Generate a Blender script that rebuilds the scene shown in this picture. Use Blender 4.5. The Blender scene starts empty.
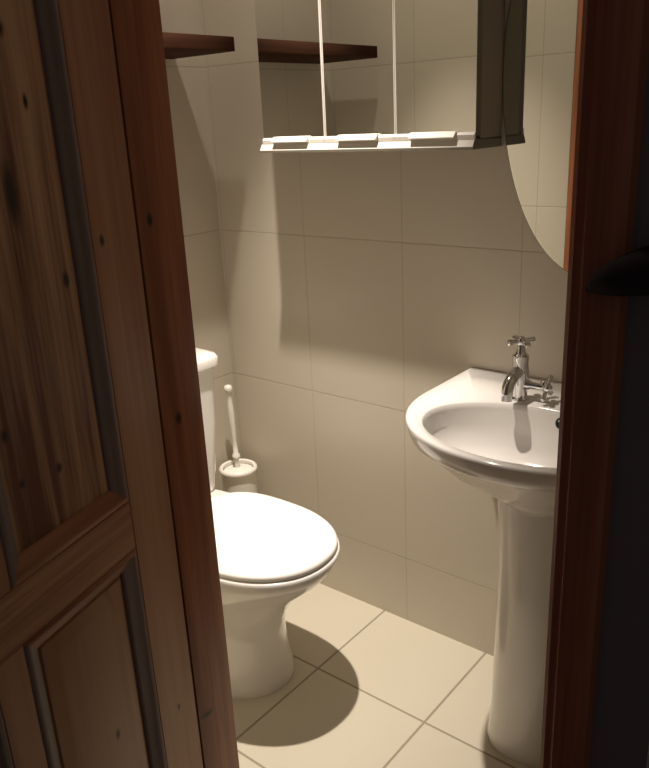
import bpy, bmesh, math, random
from math import sin, cos, pi, radians
from mathutils import Vector, Matrix

random.seed(4)
scene = bpy.context.scene
COL = scene.collection

# ------------------------------------------------------------------ camera
F_PX = 771.3
cam_data = bpy.data.cameras.new('camera')
cam_data.sensor_fit = 'VERTICAL'
cam_data.sensor_height = 24.0
cam_data.lens = F_PX / 768.0 * 24.0
cam_data.clip_start = 0.02
cam = bpy.data.objects.new('camera', cam_data)
COL.objects.link(cam)
yaw, pitch, roll = -0.693, 0.331, -0.049
fw = Vector((sin(yaw) * cos(pitch), cos(yaw) * cos(pitch), -sin(pitch)))
rt0 = Vector((cos(yaw), -sin(yaw), 0))
up0 = rt0.cross(fw)
rt = cos(roll) * rt0 + sin(roll) * up0
up = -sin(roll) * rt0 + cos(roll) * up0
m = Matrix((rt, up, -fw)).transposed().to_4x4()
m.translation = Vector((1.684, -1.581, 1.381))
cam.matrix_world = m
scene.camera = cam

# ------------------------------------------------------------------ world, light, exposure
world = bpy.data.worlds.new('dim_hall_air')
scene.world = world
world.use_nodes = True
world.node_tree.nodes['Background'].inputs['Color'].default_value = (0.78, 0.72, 0.72, 1)
world.node_tree.nodes['Background'].inputs['Strength'].default_value = 0.068

LIGHT_POS = (0.50, -0.378, 2.385)
sp = bpy.data.lights.new('downlight_beam', 'SPOT')
sp.energy = 240
sp.color = (1.0, 0.885, 0.765)
sp.spot_size = radians(52)
sp.spot_blend = 1.0
sp.shadow_soft_size = 0.018
spo = bpy.data.objects.new('downlight_beam', sp)
COL.objects.link(spo)
spo.location = LIGHT_POS          # points straight down
sw = bpy.data.lights.new('downlight_spill', 'SPOT')   # the same lamp's wide, weak spill
sw.energy = 14
sw.color = sp.color
sw.spot_size = radians(140)
sw.spot_blend = 0.8
sw.shadow_soft_size = 0.018
swo = bpy.data.objects.new('downlight_spill', sw)
COL.objects.link(swo)
swo.location = LIGHT_POS

vs = scene.view_settings
vs.view_transform = 'Standard'
vs.look = 'None'
vs.gamma = 1.0
vs.exposure = 0.0
vs.use_curve_mapping = False
scene.cycles.max_bounces = 14
scene.cycles.diffuse_bounces = 10
scene.cycles.glossy_bounces = 8

# ------------------------------------------------------------------ node helpers
def new_mat(name):
    mt = bpy.data.materials.new(name)
    mt.use_nodes = True
    nt = mt.node_tree
    return mt, nt, nt.nodes['Principled BSDF']

def N(nt, typ, **kw):
    n = nt.nodes.new(typ)
    for k, v in kw.items():
        setattr(n, k, v)
    return n

def math_n(nt, op, a, b=None, c=None):
    n = nt.nodes.new('ShaderNodeMath')
    n.operation = op
    for i, v in enumerate((a, b, c)):
        if v is None:
            continue
        if isinstance(v, (int, float)):
            n.inputs[i].default_value = v
        else:
            nt.links.new(v, n.inputs[i])
    return n.outputs[0]

def mix_col(nt, fac, a, b, mode='MIX'):
    n = nt.nodes.new('ShaderNodeMix')
    n.data_type = 'RGBA'
    n.blend_type = mode
    for sock, v in ((n.inputs[0], fac), (n.inputs[6], a), (n.inputs[7], b)):
        if isinstance(v, (int, float)):
            sock.default_value = v
        elif isinstance(v, tuple):
            sock.default_value = (*v, 1) if len(v) == 3 else v
        else:
            nt.links.new(v, sock)
    return n.outputs[2]

def simple(name, col, rough=0.5, metal=0.0, coat=0.0, noise=0.0, spec=0.5):
    mt, nt, b = new_mat(name)
    b.inputs['Roughness'].default_value = rough
    b.inputs['Metallic'].default_value = metal
    b.inputs['Coat Weight'].default_value = coat
    b.inputs['Coat Roughness'].default_value = 0.05
    b.inputs['Specular IOR Level'].default_value = spec
    if noise:
        tc = N(nt, 'ShaderNodeTexCoord')
        nz = N(nt, 'ShaderNodeTexNoise')
        nz.inputs['Scale'].default_value = 9
        nz.inputs['Detail'].default_value = 4
        nt.links.new(tc.outputs['Object'], nz.inputs['Vector'])
        c2 = tuple(max(0, c * (1 - noise)) for c in col)
        nt.links.new(mix_col(nt, nz.outputs['Fac'], c2, col), b.inputs['Base Color'])
    else:
        b.inputs['Base Color'].default_value = (*col, 1)
    return mt

def tile_mat(name, axes, size, offs, col, grout, gw, rough, vary=0.06, gw0=None):
    """square tiles: grout lines where the two coordinates cross multiples of the tile size"""
    mt, nt, b = new_mat(name)
    tc = N(nt, 'ShaderNodeTexCoord')
    sep = N(nt, 'ShaderNodeSeparateXYZ')
    nt.links.new(tc.outputs['Object'], sep.inputs[0])
    masks, cells = [], []
    for k, (ax, s, o) in enumerate(zip(axes, size, offs)):
        g_w = gw0 if (gw0 and k == 0) else gw
        c = math_n(nt, 'DIVIDE', math_n(nt, 'SUBTRACT', sep.outputs[ax], o), s)
        cells.append(math_n(nt, 'FLOOR', c))
        fr = math_n(nt, 'FRACT', c)
        d = math_n(nt, 'MINIMUM', fr, math_n(nt, 'SUBTRACT', 1.0, fr))
        d = math_n(nt, 'MULTIPLY', d, s)
        r = N(nt, 'ShaderNodeMapRange')
        r.interpolation_type = 'SMOOTHSTEP'
        r.inputs['From Min'].default_value = g_w * 0.35
        r.inputs['From Max'].default_value = g_w * 0.8
        r.inputs['To Min'].default_value = 1
        r.inputs['To Max'].default_value = 0
        nt.links.new(d, r.inputs['Value'])
        masks.append(r.outputs[0])
    g = math_n(nt, 'MAXIMUM', masks[0], masks[1])
    comb = N(nt, 'ShaderNodeCombineXYZ')
    nt.links.new(cells[0], comb.inputs[0])
    nt.links.new(cells[1], comb.inputs[1])
    wn = N(nt, 'ShaderNodeTexWhiteNoise')
    nt.links.new(comb.outputs[0], wn.inputs['Vector'])
    nz = N(nt, 'ShaderNodeTexNoise')
    nz.inputs['Scale'].default_value = 7
    nz.inputs['Detail'].default_value = 5
    nz.inputs['Roughness'].default_value = 0.6
    nt.links.new(tc.outputs['Object'], nz.inputs['Vector'])
    lo = tuple(c * (1 - vary) for c in col)
    c1 = mix_col(nt, nz.outputs['Fac'], lo, col)
    c1 = mix_col(nt, math_n(nt, 'MULTIPLY', wn.outputs['Value'], 0.5), c1, tuple(c * (1 - vary * .7) for c in col))
    nt.links.new(mix_col(nt, g, c1, grout), b.inputs['Base Color'])
    nt.links.new(math_n(nt, 'ADD', rough, math_n(nt, 'MULTIPLY', g, 0.4)), b.inputs['Roughness'])
    bp = N(nt, 'ShaderNodeBump')
    bp.inputs['Strength'].default_value = 0.4
    bp.inputs['Distance'].default_value = 0.0015
    h = math_n(nt, 'ADD', math_n(nt, 'SUBTRACT', 1.0, g), math_n(nt, 'MULTIPLY', nz.outputs['Fac'], 0.12))
    nt.links.new(h, bp.inputs['Height'])
    nt.links.new(bp.outputs['Normal'], b.inputs['Normal'])
    return mt

def pine(name, axis, dark, light, knots=(), kplane=(0, 2), rough=0.42, seed=0.0, strips=24.0, spec=0.4, knot_col=(0.035, 0.014, 0.009)):
    """varnished pine; the grain runs along `axis`; knots are (a, b, ra, rb) in the kplane axes"""
    mt, nt, b = new_mat(name)
    tc = N(nt, 'ShaderNodeTexCoord')
    mp = N(nt, 'ShaderNodeMapping')
    sc = [strips, strips, strips]
    sc[axis] = strips * 0.04
    mp.inputs['Scale'].default_value = sc
    mp.inputs['Location'].default_value = (seed, seed * 1.7, seed * .6)
    nt.links.new(tc.outputs['Object'], mp.inputs['Vector'])
    n1 = N(nt, 'ShaderNodeTexNoise')
    n1.inputs['Scale'].default_value = 1.0
    n1.inputs['Detail'].default_value = 3
    n1.inputs['Distortion'].default_value = 0.6
    nt.links.new(mp.outputs[0], n1.inputs['Vector'])
    n2 = N(nt, 'ShaderNodeTexNoise')
    n2.inputs['Scale'].default_value = 7.0
    n2.inputs['Detail'].default_value = 5
    nt.links.new(mp.outputs[0], n2.inputs['Vector'])
    f = math_n(nt, 'ADD', math_n(nt, 'MULTIPLY', n1.outputs['Fac'], 0.75), math_n(nt, 'MULTIPLY', n2.outputs['Fac'], 0.25))
    r = N(nt, 'ShaderNodeMapRange')
    r.inputs['From Min'].default_value = 0.40
    r.inputs['From Max'].default_value = 0.60
    nt.links.new(f, r.inputs['Value'])
    col = mix_col(nt, r.outputs[0], dark, light)
    if knots:
        sep = N(nt, 'ShaderNodeSeparateXYZ')
        nt.links.new(tc.outputs['Object'], sep.inputs[0])
        tot = None
        for (a, bb, ra, rb) in knots:
            da = math_n(nt, 'DIVIDE', math_n(nt, 'SUBTRACT', sep.outputs[kplane[0]], a), ra)
            db = math_n(nt, 'DIVIDE', math_n(nt, 'SUBTRACT', sep.outputs[kplane[1]], bb), rb)
            d = math_n(nt, 'SQRT', math_n(nt, 'ADD', math_n(nt, 'MULTIPLY', da, da), math_n(nt, 'MULTIPLY', db, db)))
            q = N(nt, 'ShaderNodeMapRange')
            q.interpolation_type = 'SMOOTHSTEP'
            q.inputs['From Min'].default_value = 0.35
            q.inputs['From Max'].default_value = 1.5
            q.inputs['To Min'].default_value = 1
            q.inputs['To Max'].default_value = 0
            nt.links.new(d, q.inputs['Value'])
            tot = q.outputs[0] if tot is None else math_n(nt, 'MAXIMUM', tot, q.outputs[0])
        col = mix_col(nt, tot, col, knot_col)
    nt.links.new(col, b.inputs['Base Color'])
    b.inputs['Roughness'].default_value = rough
    b.inputs['Specular IOR Level'].default_value = spec
    bp = N(nt, 'ShaderNodeBump')
    bp.inputs['Strength'].default_value = 0.15
    bp.inputs['Distance'].default_value = 0.001
    nt.links.new(n2.outputs['Fac'], bp.inputs['Height'])
    nt.links.new(bp.outputs['Normal'], b.inputs['Normal'])
    return mt

# ------------------------------------------------------------------ materials
WT, WH = 0.313, 0.4418
wt_col, wt_gr = (0.60, 0.545, 0.45), (0.45, 0.40, 0.32)
M_WALL_X = tile_mat('wall_tile_back', (0, 2), (WT, WH), (0.012, 0.204), wt_col, wt_gr, 0.0026, 0.33, gw0=0.0015)
M_WALL_Y = tile_mat('wall_tile_side', (1, 2), (WT, WH), (-0.252, 0.204), wt_col, wt_gr, 0.0026, 0.33, gw0=0.0015)
M_FLOOR = tile_mat('floor_tile', (0, 1), (0.33, 0.33), (0.559, -0.311), (0.585, 0.54, 0.435), (0.29, 0.25, 0.185), 0.0052, 0.38)
M_CEIL = simple('white_ceiling_paint', (0.80, 0.78, 0.74), 0.8, noise=0.03)
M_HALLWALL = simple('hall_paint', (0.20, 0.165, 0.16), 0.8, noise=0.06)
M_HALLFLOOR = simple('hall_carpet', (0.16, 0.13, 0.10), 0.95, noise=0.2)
M_CERAMIC = simple('white_ceramic', (0.84, 0.82, 0.79), 0.12, coat=0.6, noise=0.015)
M_SEAT = simple('white_seat_plastic', (0.86, 0.845, 0.82), 0.22, noise=0.015)
M_PLASTIC = simple('white_plastic', (0.78, 0.75, 0.69), 0.35, noise=0.02)
M_BRISTLE = simple('white_bristle', (0.75, 0.74, 0.70), 0.7, noise=0.1)
M_CHROME = simple('chrome', (0.72, 0.72, 0.73), 0.07, metal=1.0, noise=0.03)
M_MATTEDARK = simple('matte_dark', (0.032, 0.022, 0.022), 0.85, noise=0.1, spec=0.1)
M_HOLE = simple('dark_opening', (0.02, 0.018, 0.016), 0.6, noise=0.1)
M_MIRROR = simple('mirror_silver', (0.80, 0.81, 0.77), 0.0, metal=1.0, noise=0.004)
M_MIRROR_EDGE = simple('mirror_glass_edge', (0.10, 0.12, 0.10), 0.1, noise=0.1)
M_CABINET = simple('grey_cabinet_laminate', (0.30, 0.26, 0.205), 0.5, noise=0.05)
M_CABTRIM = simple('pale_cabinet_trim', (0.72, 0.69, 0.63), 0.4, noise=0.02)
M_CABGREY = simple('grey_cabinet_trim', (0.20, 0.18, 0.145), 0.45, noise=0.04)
M_LAMP, nt_, b_ = new_mat('lit_lamp_glass')
b_.inputs['Emission Color'].default_value = (1, 0.83, 0.62, 1)
b_.inputs['Emission Strength'].default_value = 6
P_D, P_L = (0.19, 0.075, 0.034), (0.42, 0.215, 0.105)
J_D, J_L = (0.27, 0.085, 0.038), (0.43, 0.165, 0.072)

# ------------------------------------------------------------------ mesh helpers
def link(name, me, mats, parent=None, smooth=None):
    o = bpy.data.objects.new(name, me)
    COL.objects.link(o)
    for mt in (mats if isinstance(mats, (list, tuple)) else [mats]):
        me.materials.append(mt)
    if parent:
        o.parent = parent
    if smooth is not None:
        for p in me.polygons:
            p.use_smooth = True
        me.set_sharp_from_angle(angle=radians(smooth))
    return o

def build(name, bm, mats, parent=None, smooth=None):
    bmesh.ops.recalc_face_normals(bm, faces=bm.faces)
    me = bpy.data.meshes.new(name)
    bm.to_mesh(me)
    bm.free()
    return link(name, me, mats, parent, smooth)

def box(bm, lo, hi, bevel=0.0, seg=2, mat=0):
    lo, hi = Vector(lo), Vector(hi)
    g = bmesh.ops.create_cube(bm, size=1.0)
    vsx = g['verts']
    for v in vsx:
        v.co = Vector((lo[i] + (v.co[i] + 0.5) * (hi[i] - lo[i]) for i in range(3)))
    fs = {f for v in vsx for f in v.link_faces}
    for f in fs:
        f.material_index = mat
    if bevel:
        es = list({e for v in vsx for e in v.link_edges})
        bmesh.ops.bevel(bm, geom=es, offset=bevel, segments=seg, affect='EDGES', profile=0.5, clamp_overlap=True)
    return bm

def loft(bm, rings, cap0=True, cap1=True, mat=0):
    vr = [[bm.verts.new(p) for p in r] for r in rings]
    n = len(rings[0])
    for a, b in zip(vr, vr[1:]):
        for i in range(n):
            f = bm.faces.new((a[i], a[(i + 1) % n], b[(i + 1) % n], b[i]))
            f.material_index = mat
    if cap0:
        bm.faces.new(list(reversed(vr[0]))).material_index = mat
    if cap1:
        bm.faces.new(vr[-1]).material_index = mat
    return vr

def lathe(bm, prof, cx=0, cy=0, n=32, cap0=True, cap1=True, mat=0):
    rings = [[(cx + r * cos(2 * pi * i / n), cy + r * sin(2 * pi * i / n), z) for i in range(n)] for r, z in prof]
    return loft(bm, rings, cap0, cap1, mat)

def tube(bm, pts, rad, n=14, caps=True):
    pts = [Vector(p) for p in pts]
    rads = rad if isinstance(rad, (list, tuple)) else [rad] * len(pts)
    rings = []
    prev = None
    for i, p in enumerate(pts):
        t = (pts[min(i + 1, len(pts) - 1)] - pts[max(i - 1, 0)]).normalized()
        if prev is None:
            a = t.orthogonal().normalized()
        else:
            a = (prev - t * prev.dot(t)).normalized()
        prev = a
        b = t.cross(a)
        rings.append([p + rads[i] * (cos(2 * pi * k / n) * a + sin(2 * pi * k / n) * b) for k in range(n)])
    return loft(bm, rings, caps, caps)

def prism(bm, poly, y0, y1, axis=1, mat=0):
    """extrude a polygon; axis is the extrusion axis, poly is in the other two"""
    def P(a, b, c):
        q = [a, b]
        q.insert(axis, c)
        return q
    r0 = [P(a, b, y0) for a, b in poly]
    r1 = [P(a, b, y1) for a, b in poly]
    return loft(bm, [r0, r1], mat=mat)

def empty(name, loc=(0, 0, 0), rz=0.0):
    o = bpy.data.objects.new(name, None)
    o.empty_display_size = 0.05
    COL.objects.link(o)
    o.location = loc
    o.rotation_euler = (0, 0, rz)
    return o

def tag(o, label, cat, group=None):
    o['label'] = label
    o['category'] = cat
    if group:
        o['group'] = group
    return o

def struct(o, label=None, cat=None):
    o['kind'] = 'structure'
    if label:
        o['label'] = label
    if cat:
        o['category'] = cat
    return o

# ------------------------------------------------------------------ room shell
XL, XR = 0.754, 1.4045            # clear doorway
YI, YO = -0.783, -0.868        # inner and outer face of the front wall
RX, RZ = 1.52, 2.40            # right wall, ceiling
T = 0.10
bm = bmesh.new(); box(bm, (-T, YO, -0.1), (RX + T, T, 0.0))
struct(build('floor', bm, M_FLOOR))
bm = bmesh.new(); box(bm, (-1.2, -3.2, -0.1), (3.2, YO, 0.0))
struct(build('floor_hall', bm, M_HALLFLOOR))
bm = bmesh.new(); box(bm, (-T, YO, RZ), (RX + T, T, RZ + 0.1))
struct(build('ceiling', bm, M_CEIL))
bm = bmesh.new(); box(bm, (-T, 0, 0), (RX + T, T, RZ))
struct(build('wall_back', bm, M_WALL_X))
bm = bmesh.new(); box(bm, (-T, YO, 0), (0, 0, RZ))
struct(build('wall_left', bm, M_WALL_Y))
bm = bmesh.new(); box(bm, (RX, YO, 0), (RX + T, 0, RZ))
struct(build('wall_right', bm, M_WALL_Y))
LT = 0.019                     # door lining thickness
HD = 2.0
bm = bmesh.new()
def fw_box(lo, hi):
    g = bmesh.ops.create_cube(bm, size=1.0)
    for v in g['verts']:
        v.co = Vector((lo[i] + (v.co[i] + 0.5) * (hi[i] - lo[i]) for i in range(3)))
    bm.normal_update()
    for f in {f for v in g['verts'] for f in v.link_faces}:
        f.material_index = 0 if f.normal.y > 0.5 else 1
fw_box((0, YO, 0), (XL - LT, YI, RZ))
fw_box((XR + LT, YO, 0), (RX, YI, RZ))
fw_box((XL - LT, YO, HD + LT), (XR + LT, YI, RZ))
fw_box((-1.2, YO, 0), (-T, YI, RZ))
fw_box((RX + T, YO, 0), (3.2, YI, RZ))
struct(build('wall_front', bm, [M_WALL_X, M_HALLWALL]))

M_JAMB = pine('stained_pine_frame', 2, J_D, J_L, knots=((-0.835, 0.933, .006, .010), (-0.848, 0.348, .014, .006), (-0.846, 1.252, .005, .010)), kplane=(1, 2), seed=3.1, strips=30)
M_JAMBH = pine('stained_pine_head', 0, J_D, J_L, seed=1.1, strips=30)
bm = bmesh.new()
box(bm, (XL - LT, YO, 0), (XL, YI, HD), 0.002)
struct(build('trim_1', bm, M_JAMB, smooth=30))
bm = bmesh.new()
box(bm, (XR, YO, 0), (XR + LT, YI, HD), 0.002)
struct(build('trim_2', bm, M_JAMB, smooth=30))
bm = bmesh.new()
box(bm, (XL - LT, YO, HD), (XR + LT, YI, HD + LT), 0.002)
struct(build('trim_3', bm, M_JAMBH, smooth=30))
M_ARCH = pine('stained_pine_architrave', 2, (.32, .095, .045), (.46, .16, .08), seed=8.8, strips=30, rough=.5)
# architraves on the hall side (moulded section)
def architrave(name, x0, s, z1, y_off=0.0):
    bm = bmesh.new()
    sec = [(0, 0), (0, -.006), (.006, -.011), (.014, -.012), (.018, -.016), (.048, -.018), (.054, -.014), (.056, 0)]
    prism(bm, [(x0 + s * a, YO + b) for a, b in sec], 0, z1, axis=2)
    return struct(build(name, bm, M_ARCH, smooth=25))
architrave('trim_4', XR - 0.001, 1, HD + .05)
architrave('trim_5', XL - 0.05, -1, HD + .05)

# ------------------------------------------------------------------ pine door, hinged on the left jamb, open into the hall
DA = radians(17)
door = empty('door_1', (XL, YO - 0.003, 0.004), 0)
# local frame: X = along the leaf from the hinge, Y = into the thickness (away from the view), Z up
dvec = Vector((sin(DA), -cos(DA), 0)); nvec = Vector((-cos(DA), -sin(DA), 0))
door.rotation_euler = (0, 0, math.atan2(dvec.y, dvec.x))
# with that rotation local +Y points to +X of the room, so the seen face is local y = 0 and the leaf goes to negative y
XM = 0.373
DW, DH, DT = 0.69, 1.975, 0.036
ST, MU = 0.103, 0.052
RB, RT_ = 0.767, 0.848          # middle rail
k_up = [(.197, 1.492, .008, .010), (.222, 1.31, .010, .038), (.173, 1.413, .004, .009), (.151, 1.193, .006, .011), (.221, .954, .006, .007), (.288, .962, .005, .006), (.301, 1.032, .005, .009)]
k_low = [(.202, .494, .005, .009)]
M_DSTILE = pine('door_stile_pine', 2, (.29, .115, .055), (.46, .235, .12), knots=((.083, 1.234, .005, .008), (.05, .42, .004, .006)), seed=2.2, strips=14)
M_DRAIL = pine('door_rail_pine', 0, (.26, .085, .035), (.52, .27, .13), seed=7.7, strips=20)
M_DPANU = pine('door_upper_panel_pine', 2, (.16, .052, .024), (.58, .34, .19), knots=k_up, seed=5.3, strips=22, knot_col=(.03, .012, .008))
M_DPANL = pine('door_lower_panel_pine', 2, (.31, .145, .072), (.44, .245, .135), knots=k_low, seed=9.1, strips=12)
M_DMOULD = pine('door_moulding_grey_sheen', 2, (.16, .115, .10), (.21, .155, .14), seed=4.4, strips=30, rough=.55)  # grey light caught on the upright mouldings, put into the pine colour
M_DMOULDH = pine('door_moulding_crossgrain', 0, (.27, .09, .04), (.40, .16, .075), seed=1.4, strips=22, rough=.5)

def part_box(name, lo, hi, mat, bev=0.0015):
    bm = bmesh.new(); box(bm, lo, hi, bev, 1)
    return build(name, bm, mat, door, smooth=30)
part_box('stile', (0, -DT, 0), (ST, 0, DH), M_DSTILE)
part_box('stile', (DW - ST, -DT, 0), (DW, 0, DH), M_DSTILE)
part_box('rail', (ST, -DT, 0), (DW - ST, 0, 0.18), M_DRAIL)
part_box('rail', (ST, -DT, RB), (DW - ST, 0, RT_), M_DRAIL)
part_box('rail', (ST, -DT, DH - .10), (DW - ST, 0, DH), M_DRAIL)
part_box('muntin', (XM - MU / 2, -DT, .18), (XM + MU / 2, 0, RB), M_DSTILE)
part_box('muntin', (XM - MU / 2, -DT, RT_), (XM + MU / 2, 0, DH - .10), M_DSTILE)
def panel(x0, x1, z0, z1, mat, field):
    bm = bmesh.new()
    def rect(i, y):
        return [(x0 + i, y, z0 + i), (x1 - i, y, z0 + i), (x1 - i, y, z1 - i), (x0 + i, y, z1 - i)]
    yb = -DT + .008
    if field:
        loft(bm, [rect(0, yb), rect(0, -.016), rect(.034, -.014), rect(.036, -.011), rect(.056, -.006), rect(.059, -.0055)])
    else:
        loft(bm, [rect(0, yb), rect(0, -.013), rect(.001, -.0125)])
    pn = build('panel', bm, mat, door, smooth=20)
    # moulding round the panel: a mitred quarter bead
    bm = bmesh.new()
    sec = [(0, -.020), (0, -.001), (.003, .0012), (.009, .001), (.014, -.003), (.020, -.006), (.026, -.0075), (.029, -.0115), (.030, -.020)]
    loft(bm, [rect(i, y) for i, y in sec] + [rect(0, -.020)], False, False)
    bmesh.ops.remove_doubles(bm, verts=bm.verts, dist=1e-5)
    mo = build('moulding', bm, [M_DMOULD, M_DMOULDH], pn, smooth=40)
    for p in mo.data.polygons:
        e = [(mo.data.vertices[a].co - mo.data.vertices[b].co) for a, b in p.edge_keys]
        g = max(e, key=lambda v: v.length)
        p.material_index = 1 if abs(g.x) > abs(g.z) else 0
xm0, xm1 = XM - MU / 2, XM + MU / 2
for (x0, x1) in ((ST, xm0), (xm1, DW - ST)):
    panel(x0, x1, .18, RB, M_DPANL, True)
    panel(x0, x1, RT_, DH - .10, M_DPANU, False)
struct(door, 'knotty pine panelled door standing open at left of the doorway', 'door')

# ------------------------------------------------------------------ toilet
TY = -0.415
toilet = empty('toilet', (0, TY, 0))
tag(toilet, 'white close-coupled toilet with closed lid against the left tiled wall', 'toilet')
def egg(xb, xf, hw, xm, z, n=56, eb=3.2, ef=2.15):
    pts = []
    for i in range(n):
        t = 2 * pi * i / n
        c, s = cos(t), sin(t)
        e = ef if c >= 0 else eb
        q = (abs(c) ** e + abs(s) ** e) ** (-1.0 / e)
        x = xm + q * c * ((xf - xm) if c >= 0 else (xm - xb))
        pts.append((x, hw * q * s, z))
    return pts
bm = bmesh.new()
PAN = [(0.0, .12, .530, .130), (.012, .12, .532, .132), (.03, .12, .528, .129), (.09, .12, .518, .120), (.15, .11, .514, .117), (.19, .10, .519, .118),
       (.23, .08, .540, .127), (.27, .06, .574, .143), (.31, .04, .615, .158), (.345, .025, .655, .169), (.37, .02, .675, .174), (.385, .02, .682, .176), (.393, .02, .680, .175), (.396, .03, .672, .168)]
loft(bm, [egg(xb, xf, hw, .40 if z > .2 else .34, z) for z, xb, xf, hw in PAN])
build('pan', bm, M_CERAMIC, toilet, smooth=50)
bm = bmesh.new()
SX = .45
loft(bm, [egg(.235, .684, .176, SX, .396), egg(.23, .690, .181, SX, .3985), egg(.23, .690, .181, SX, .407), egg(.235, .686, .178, SX, .4105)])
build('seat', bm, M_SEAT, toilet, smooth=50)
bm = bmesh.new()
LID = [(.4135, .24, .676, .168), (.414, .235, .684, .174), (.416, .228, .685, .1765), (.423, .228, .685, .1765), (.4265, .232, .681, .1735), (.4285, .24, .678, .168), (.4298, .27, .655, .140), (.4305, .33, .59, .08)]
loft(bm, [egg(xb, xf, hw, SX, z) for z, xb, xf, hw in LID])
build('lid', bm, M_SEAT, toilet, smooth=50)
for s in (-1, 1):
    bm = bmesh.new()
    lathe(bm, [(.016, .394), (.017, .40), (.017, .42), (.012, .426)], .215, s * .075, 20)
    build('hinge', bm, M_SEAT, toilet, smooth=40)
def rrect(x0, x1, hw, z, r=.035, n=8):
    pts = []
    for cx, cy, a0 in ((x1 - r, hw - r, 0), (x0 + .006, hw - .006, 90), (x0 + .006, -hw + .006, 180), (x1 - r, -hw + r, 270)):
        rr = r if cx > (x0 + x1) / 2 else .006
        for k in range(n + 1):
            a = radians(a0 + 90 * k / n)
            pts.append((cx + rr * cos(a), cy + rr * sin(a), z))
    return pts
bm = bmesh.new()
loft(bm, [rrect(.004, .165, .165, .394), rrect(.004, .170, .172, .41), rrect(.004, .182, .185, .60), rrect(.004, .186, .190, .765)])
build('cistern', bm, M_CERAMIC, toilet, smooth=45)
bm = bmesh.new()
loft(bm, [rrect(.002, .190, .194, .762), rrect(.002, .197, .200, .768), rrect(.002, .198, .201, .788), rrect(.004, .192, .196, .797), rrect(.01, .175, .18, .801)])
build('cistern_lid', bm, M_CERAMIC, toilet, smooth=45)
bm = bmesh.new()
lathe(bm, [(.024, .799), (.024, .805), (.021, .808)], .10, 0, 28)
build('flush_button', bm, M_CHROME, toilet, smooth=40)

# ------------------------------------------------------------------ toilet brush and its holder
BX, BY = 0.082, -0.088
hold = empty('brush_holder', (BX, BY, 0))
tag(hold, 'tall white plastic brush holder standing in the corner behind the toilet', 'brush holder')
bm = bmesh.new()
vr = lathe(bm, [(.045, 0), (.049, .004), (.050, .03), (.052, .20), (.053, .372), (.0505, .372), (.049, .345), (.044, .02)], 0, 0, 40, True, True)
build('pot', bm, M_PLASTIC, hold, smooth=40)
bm = bmesh.new()
rings = [(.0532, .365), (.057, .367), (.0595, .372), (.058, .379), (.053, .382), (.0475, .379), (.0475, .369)]
lathe(bm, rings + [rings[0]], 0, 0, 40, False, False)
bmesh.ops.remove_doubles(bm, verts=bm.verts, dist=1e-5)
build('rim', bm, M_PLASTIC, hold, smooth=50)
brush = empty('toilet_brush', (BX, BY, 0.022))
tag(brush, 'white toilet brush with slim ribbed handle standing upright in its holder', 'brush')
tilt = Vector((-.014, .006, .30)).normalized()
bm = bmesh.new()
hp = [(.000, .09), (.30, 1)]
prof = [(.0075, .10), (.0075, .385), (.012, .388), (.012, .396), (.0075, .400), (.0066, .44), (.008, .47), (.0095, .51), (.0095, .54), (.008, .57), (.0072, .594), (.012, .600), (.013, .609), (.010, .616), (.002, .619)]
rings = []
for r, z in prof:
    cx, cy = -.06 * max(0, z - .28), .02 * max(0, z - .28)
    rings.append([(cx + r * cos(2 * pi * i / 18), cy + r * sin(2 * pi * i / 18), z) for i in range(18)])
loft(bm, rings)
build('handle', bm, M_PLASTIC, brush, smooth=50)
bm = bmesh.new()
lathe(bm, [(.012, 0), (.030, .004), (.036, .03), (.036, .075), (.028, .10), (.008, .112)], 0, 0, 28)
build('bristle_head', bm, M_BRISTLE, brush, smooth=60)
bm = bmesh.new()
lathe(bm, [(.012, .346), (.040, .342), (.0455, .344), (.0455, .347), (.040, .348), (.012, .354)], 0, 0, 36)
build('splash_guard', bm, M_PLASTIC, brush, smooth=50)

# ------------------------------------------------------------------ pedestal washbasin
CX = 1.105
basin = empty('pedestal_washbasin', (CX, 0, 0))
tag(basin, 'white ceramic pedestal washbasin on the back wall under the oval mirror', 'washbasin')
def d_out(a, yb, ym, b, z, n=80, e=2.15):
    """D shaped rim outline: straight back at yb, sides to ym, curved front of depth b (points run round)"""
    pts = []
    for i in range(n):
        t = pi * i / (n - 1)
        c, s = cos(t), sin(t)
        q = (abs(c) ** e + abs(s) ** e) ** (-1.0 / e)
        pts.append((a * q * c, ym - b * q * s, z))
    # from left side back to the wall and along it
    m1 = 10
    for i in range(1, m1):
        pts.append((-a * 1.0, ym + (yb - ym) * i / m1, z))
    for i in range(20):
        pts.append((-a + 2 * a * i / 19, yb, z))
    for i in range(m1 - 1, 0, -1):
        pts.append((a, ym + (yb - ym) * i / m1, z))
    return pts
def bowl_ring(a, yc, b, bb, z, n):
    """matching ring for the bowl opening; same count of points, so it can be bridged"""
    ref = d_out(.275, -.003, -.20, .27, z)
    pts = []
    for p in ref:
        ang = math.atan2((p[1] + .22) / .235, p[0] / .275)
        y = sin(ang)
        pts.append((a * cos(ang), yc + (bb if y > 0 else b) * y, z))
    return pts
bm = bmesh.new()
Y0 = -.003
outer = [d_out(.085, -.10, -.16, .10, .60), d_out(.10, -.08, -.17, .115, .625), d_out(.145, -.05, -.18, .16, .665), d_out(.200, -.02, -.19, .212, .71), d_out(.242, Y0, -.20, .236, .748),
         d_out(.256, Y0, -.20, .248, .757), d_out(.2655, Y0, -.20, .256, .763), d_out(.2715, Y0, -.20, .261, .778), d_out(.2745, Y0, -.20, .2635, .795), d_out(.2735, Y0, -.20, .2625, .7995), d_out(.270, -.005, -.20, .2595, .8015)]
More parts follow.
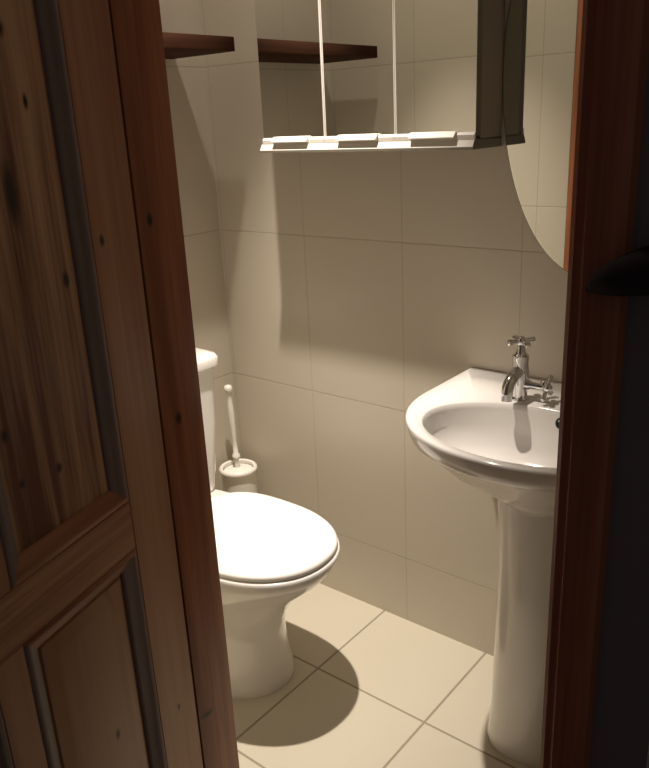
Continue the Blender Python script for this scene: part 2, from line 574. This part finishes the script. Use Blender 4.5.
inner = [bowl_ring(.210, -.295, .149, .132, .801, 0), bowl_ring(.207, -.295, .1465, .129, .7985, 0), bowl_ring(.204, -.295, .144, .126, .788, 0), bowl_ring(.197, -.294, .137, .120, .755, 0),
         bowl_ring(.175, -.29, .112, .105, .715, 0), bowl_ring(.125, -.283, .078, .072, .687, 0), bowl_ring(.05, -.28, .03, .03, .675, 0), bowl_ring(.022, -.28, .02, .02, .673, 0)]
loft(bm, outer + inner)
build('bowl', bm, M_CERAMIC, basin, smooth=55)
bm = bmesh.new()
PED = [(0, .088, .088, -.205), (.012, .090, .090, -.205), (.03, .088, .087, -.203), (.10, .085, .081, -.20), (.25, .085, .078, -.195), (.42, .085, .078, -.19), (.54, .089, .08, -.185), (.60, .094, .085, -.18), (.63, .098, .09, -.175)]
rings = []
for z, a, b, yc in PED:
    ring = []
    for i in range(48):
        t = 2 * pi * i / 48
        c, s = cos(t), sin(t)
        e = 2.3
        q = (abs(c) ** e + abs(s) ** e) ** (-1 / e)
        yy = yc + q * s * (b if s < 0 else .09 + .05 * max(0, (z - .35)) / .28)
        ring.append((a * q * c * (1 + .5 * max(0, z - .44) / .2 * max(0, s) ** .5), yy, z))
    rings.append(ring)
loft(bm, rings)
build('pedestal', bm, M_CERAMIC, basin, smooth=50)
bm = bmesh.new()
for_n = 24
r0 = Vector((.024, -.1695, .777)); nrm = Vector((0, -1, .28)).normalized()
u_ = Vector((1, 0, 0)); v_ = nrm.cross(u_)
rings = [[r0 + nrm * h + r * (cos(2 * pi * i / for_n) * u_ + sin(2 * pi * i / for_n) * v_) for i in range(for_n)] for r, h in ((.012, -.008), (.012, .0035), (.009, .0045), (.0085, .002))]
loft(bm, rings)
build('overflow_hole', bm, M_HOLE, basin, smooth=40)
bm = bmesh.new()
lathe(bm, [(.024, .670), (.024, .6765), (.019, .678), (.016, .675)], 0, -.28, 28)
build('waste', bm, M_CHROME, basin, smooth=40)

# ------------------------------------------------------------------ chrome tap
tap = empty('basin_tap', (1.021, -.138, .8005))
tag(tap, 'small chrome tap with cross-head handles on the back left of the washbasin', 'tap')
bm = bmesh.new()
lathe(bm, [(.021, 0), (.021, .004), (.0165, .007), (.0165, .03), (.0185, .04), (.0185, .062), (.0165, .078), (.0175, .090), (.0175, .096), (.013, .099), (.010, .103), (.0085, .112), (.0085, .118)], 0, 0, 32)
build('body', bm, M_CHROME, tap, smooth=40)
bm = bmesh.new()
pts = [(0, -.004, .062)]
for k in range(9):
    t = k / 8
    pts.append((0, -.012 - .048 * sin(t * pi / 2), .062 - .002 * t - .034 * (1 - cos(t * pi / 2)) ))
pts.append((0, -.061, .014))
tube(bm, pts, [.013] * 3 + [.0125] * 5 + [.012] * 2 + [.0115], 20)
build('spout', bm, M_CHROME, tap, smooth=45)
def cross(origin, ax, a, b, L, r):
    bm = bmesh.new()
    o = Vector(origin); ax = Vector(ax)
    tube(bm, [o - ax * .009, o - ax * .005, o + ax * .005, o + ax * .009, o + ax * .011], [.006, .009, .0095, .007, .003], 18)
    for d in (Vector(a), Vector(b)):
        for s in (-1, 1):
            tube(bm, [o, o + d * s * L * .35, o + d * s * L * .8, o + d * s * L * .93, o + d * s * L], [r, r * .9, r * 1.15, r * 1.2, r * .6], 14)
    return build('cross_handle', bm, M_CHROME, tap, smooth=45)
th = radians(52)
cross((0, 0, .126), (0, 0, 1), (cos(th), sin(th), 0), (-sin(th), cos(th), 0), .031, .0055)
bm = bmesh.new()
tube(bm, [(.010, 0, .034), (.022, 0, .034), (.026, 0, .034), (.050, 0, .034), (.056, 0, .034)], [.011, .010, .0075, .0065, .006], 18)
build('side_stem', bm, M_CHROME, tap, smooth=45)
cross((.060, 0, .034), (1, 0, 0), (0, cos(radians(50)), sin(radians(50))), (0, -sin(radians(50)), cos(radians(50))), .030, .0046)

# ------------------------------------------------------------------ mirror cabinet
C0, C1, CD, CZ0, CZ1 = 0.310, 0.8955, 0.095, 1.308, 1.93
FY, PF = -.114, -.128          # mirror plane; front plane of base rail and finger pulls
cab = empty('mirror_cabinet', (0, 0, 0))
tag(cab, 'grey wall cabinet with three mirrored doors and pale finger pulls above the toilet', 'cabinet')
bm = bmesh.new()
box(bm, (C0, -CD, CZ0 + .0198), (C1, 0, CZ1), .0015, 1)
build('carcass', bm, M_CABINET, cab, smooth=30)
bm = bmesh.new()
prism(bm, [(0, CZ0), (0, CZ0 + .0175), (PF + .008, CZ0 + .0195), (PF, CZ0 + .0055), (PF, CZ0)], C0 - .003, C1, axis=0)
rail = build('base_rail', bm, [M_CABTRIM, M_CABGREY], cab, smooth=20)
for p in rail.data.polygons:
    p.material_index = 0 if (p.normal.z > .3 and p.normal.y < -.3) else 1  # lit slope stays pale; shade on the other faces is coloured in as grey
DWI = (C1 - C0) / 3
for k in range(3):
    x0, x1 = C0 + k * DWI + .0004, C0 + (k + 1) * DWI - .0004
    bm = bmesh.new()
    box(bm, (x0, FY, CZ0 + .026), (x1, -CD - .0005, CZ1 - .002))
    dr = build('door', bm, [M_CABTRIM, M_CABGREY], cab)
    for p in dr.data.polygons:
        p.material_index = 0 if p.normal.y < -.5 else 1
    bm = bmesh.new()
    box(bm, (x0 + (.0036 if k else .0003), FY - .001, CZ0 + .034), (x1 - (.0036 if k < 2 else .0003), FY - .0001, CZ1 - .004))
    build('mirror', bm, M_MIRROR, dr)
    # pale lip along the bottom of the glass
    bm = bmesh.new()
    prism(bm, [(FY, CZ0 + .0197), (FY, CZ0 + .034), (FY - .002, CZ0 + .034), (FY - .0065, CZ0 + .0285), (FY - .0065, CZ0 + .0197)], x0, x1, axis=0)
    build('lip', bm, M_CABTRIM, dr, smooth=20)
    # finger pull over the middle of the door
    bm = bmesh.new()
    xc = (x0 + x1) / 2 - (.004 if k == 0 else 0)
    hw = .055
    prism(bm, [(FY, CZ0 + .022), (FY - .002, CZ0 + .035), (FY - .007, CZ0 + .0365), (PF - .003, CZ0 + .0255), (PF - .003, CZ0 + .0235)], xc - hw, xc + hw, axis=0)
    build('finger_pull', bm, M_CABTRIM, dr, smooth=20)

# ------------------------------------------------------------------ oval mirror above the basin
bm = bmesh.new()
def oval(a, b, y, n=96):
    return [(CX + a * cos(2 * pi * i / n), y, 1.45 + b * sin(2 * pi * i / n)) for i in range(n)]
loft(bm, [oval(.2085, .410, 0), oval(.2085, .410, -.005), oval(.207, .4085, -.006)])
om = build('oval_mirror', bm, [M_MIRROR, M_MIRROR_EDGE])
for p in om.data.polygons:
    p.material_index = 0 if p.normal.y < -.95 else 1
tag(om, 'frameless oval mirror on the back wall beside the grey cabinet', 'mirror')

# ------------------------------------------------------------------ wooden shelf on the left wall
M_SHELF = pine('brown_wood_shelf', 1, (.032, .012, .006), (.050, .018, .008), seed=6.2, strips=26, rough=.75, spec=0.08)
bm = bmesh.new()
box(bm, (0, -.722, 1.547), (.234, -.114, 1.580), .002, 2)
sh = build('wall_shelf', bm, M_SHELF, smooth=30)
tag(sh, 'thick dark brown wooden shelf on the left wall above the toilet', 'shelf')

# ------------------------------------------------------------------ downlight in the ceiling (above the frame)
dl = empty('ceiling_light', (LIGHT_POS[0], LIGHT_POS[1], RZ))
tag(dl, 'round recessed chrome downlight in the white ceiling above the toilet', 'ceiling light')
bm = bmesh.new()
pr = [(.036, -.001), (.045, 0), (.046, -.003), (.044, -.006), (.037, -.005)]
lathe(bm, pr + [pr[0]], 0, 0, 40, False, False)
bmesh.ops.remove_doubles(bm, verts=bm.verts, dist=1e-5)
build('bezel', bm, M_CHROME, dl, smooth=40)
bm = bmesh.new()
lathe(bm, [(.036, -.0005), (.036, -.002), (.030, -.003)], 0, 0, 32)
build('lamp', bm, M_LAMP, dl, smooth=40)

# ------------------------------------------------------------------ unidentified dark tapering form by the right door frame
bm = bmesh.new()
tube(bm, [(1.428, YO - .016, 1.220), (1.434, YO - .020, 1.224), (1.445, YO - .030, 1.231), (1.462, YO - .036, 1.238), (1.485, YO - .040, 1.246), (1.53, YO - .040, 1.258), (1.54, YO - .040, 1.26)], [.003, .006, .012, .017, .021, .024, .012], 16)
hk = build('dark_shape', bm, M_MATTEDARK, smooth=50)
tag(hk, 'unidentified dark tapering form projecting from the right side of the door frame', 'dark_shape')
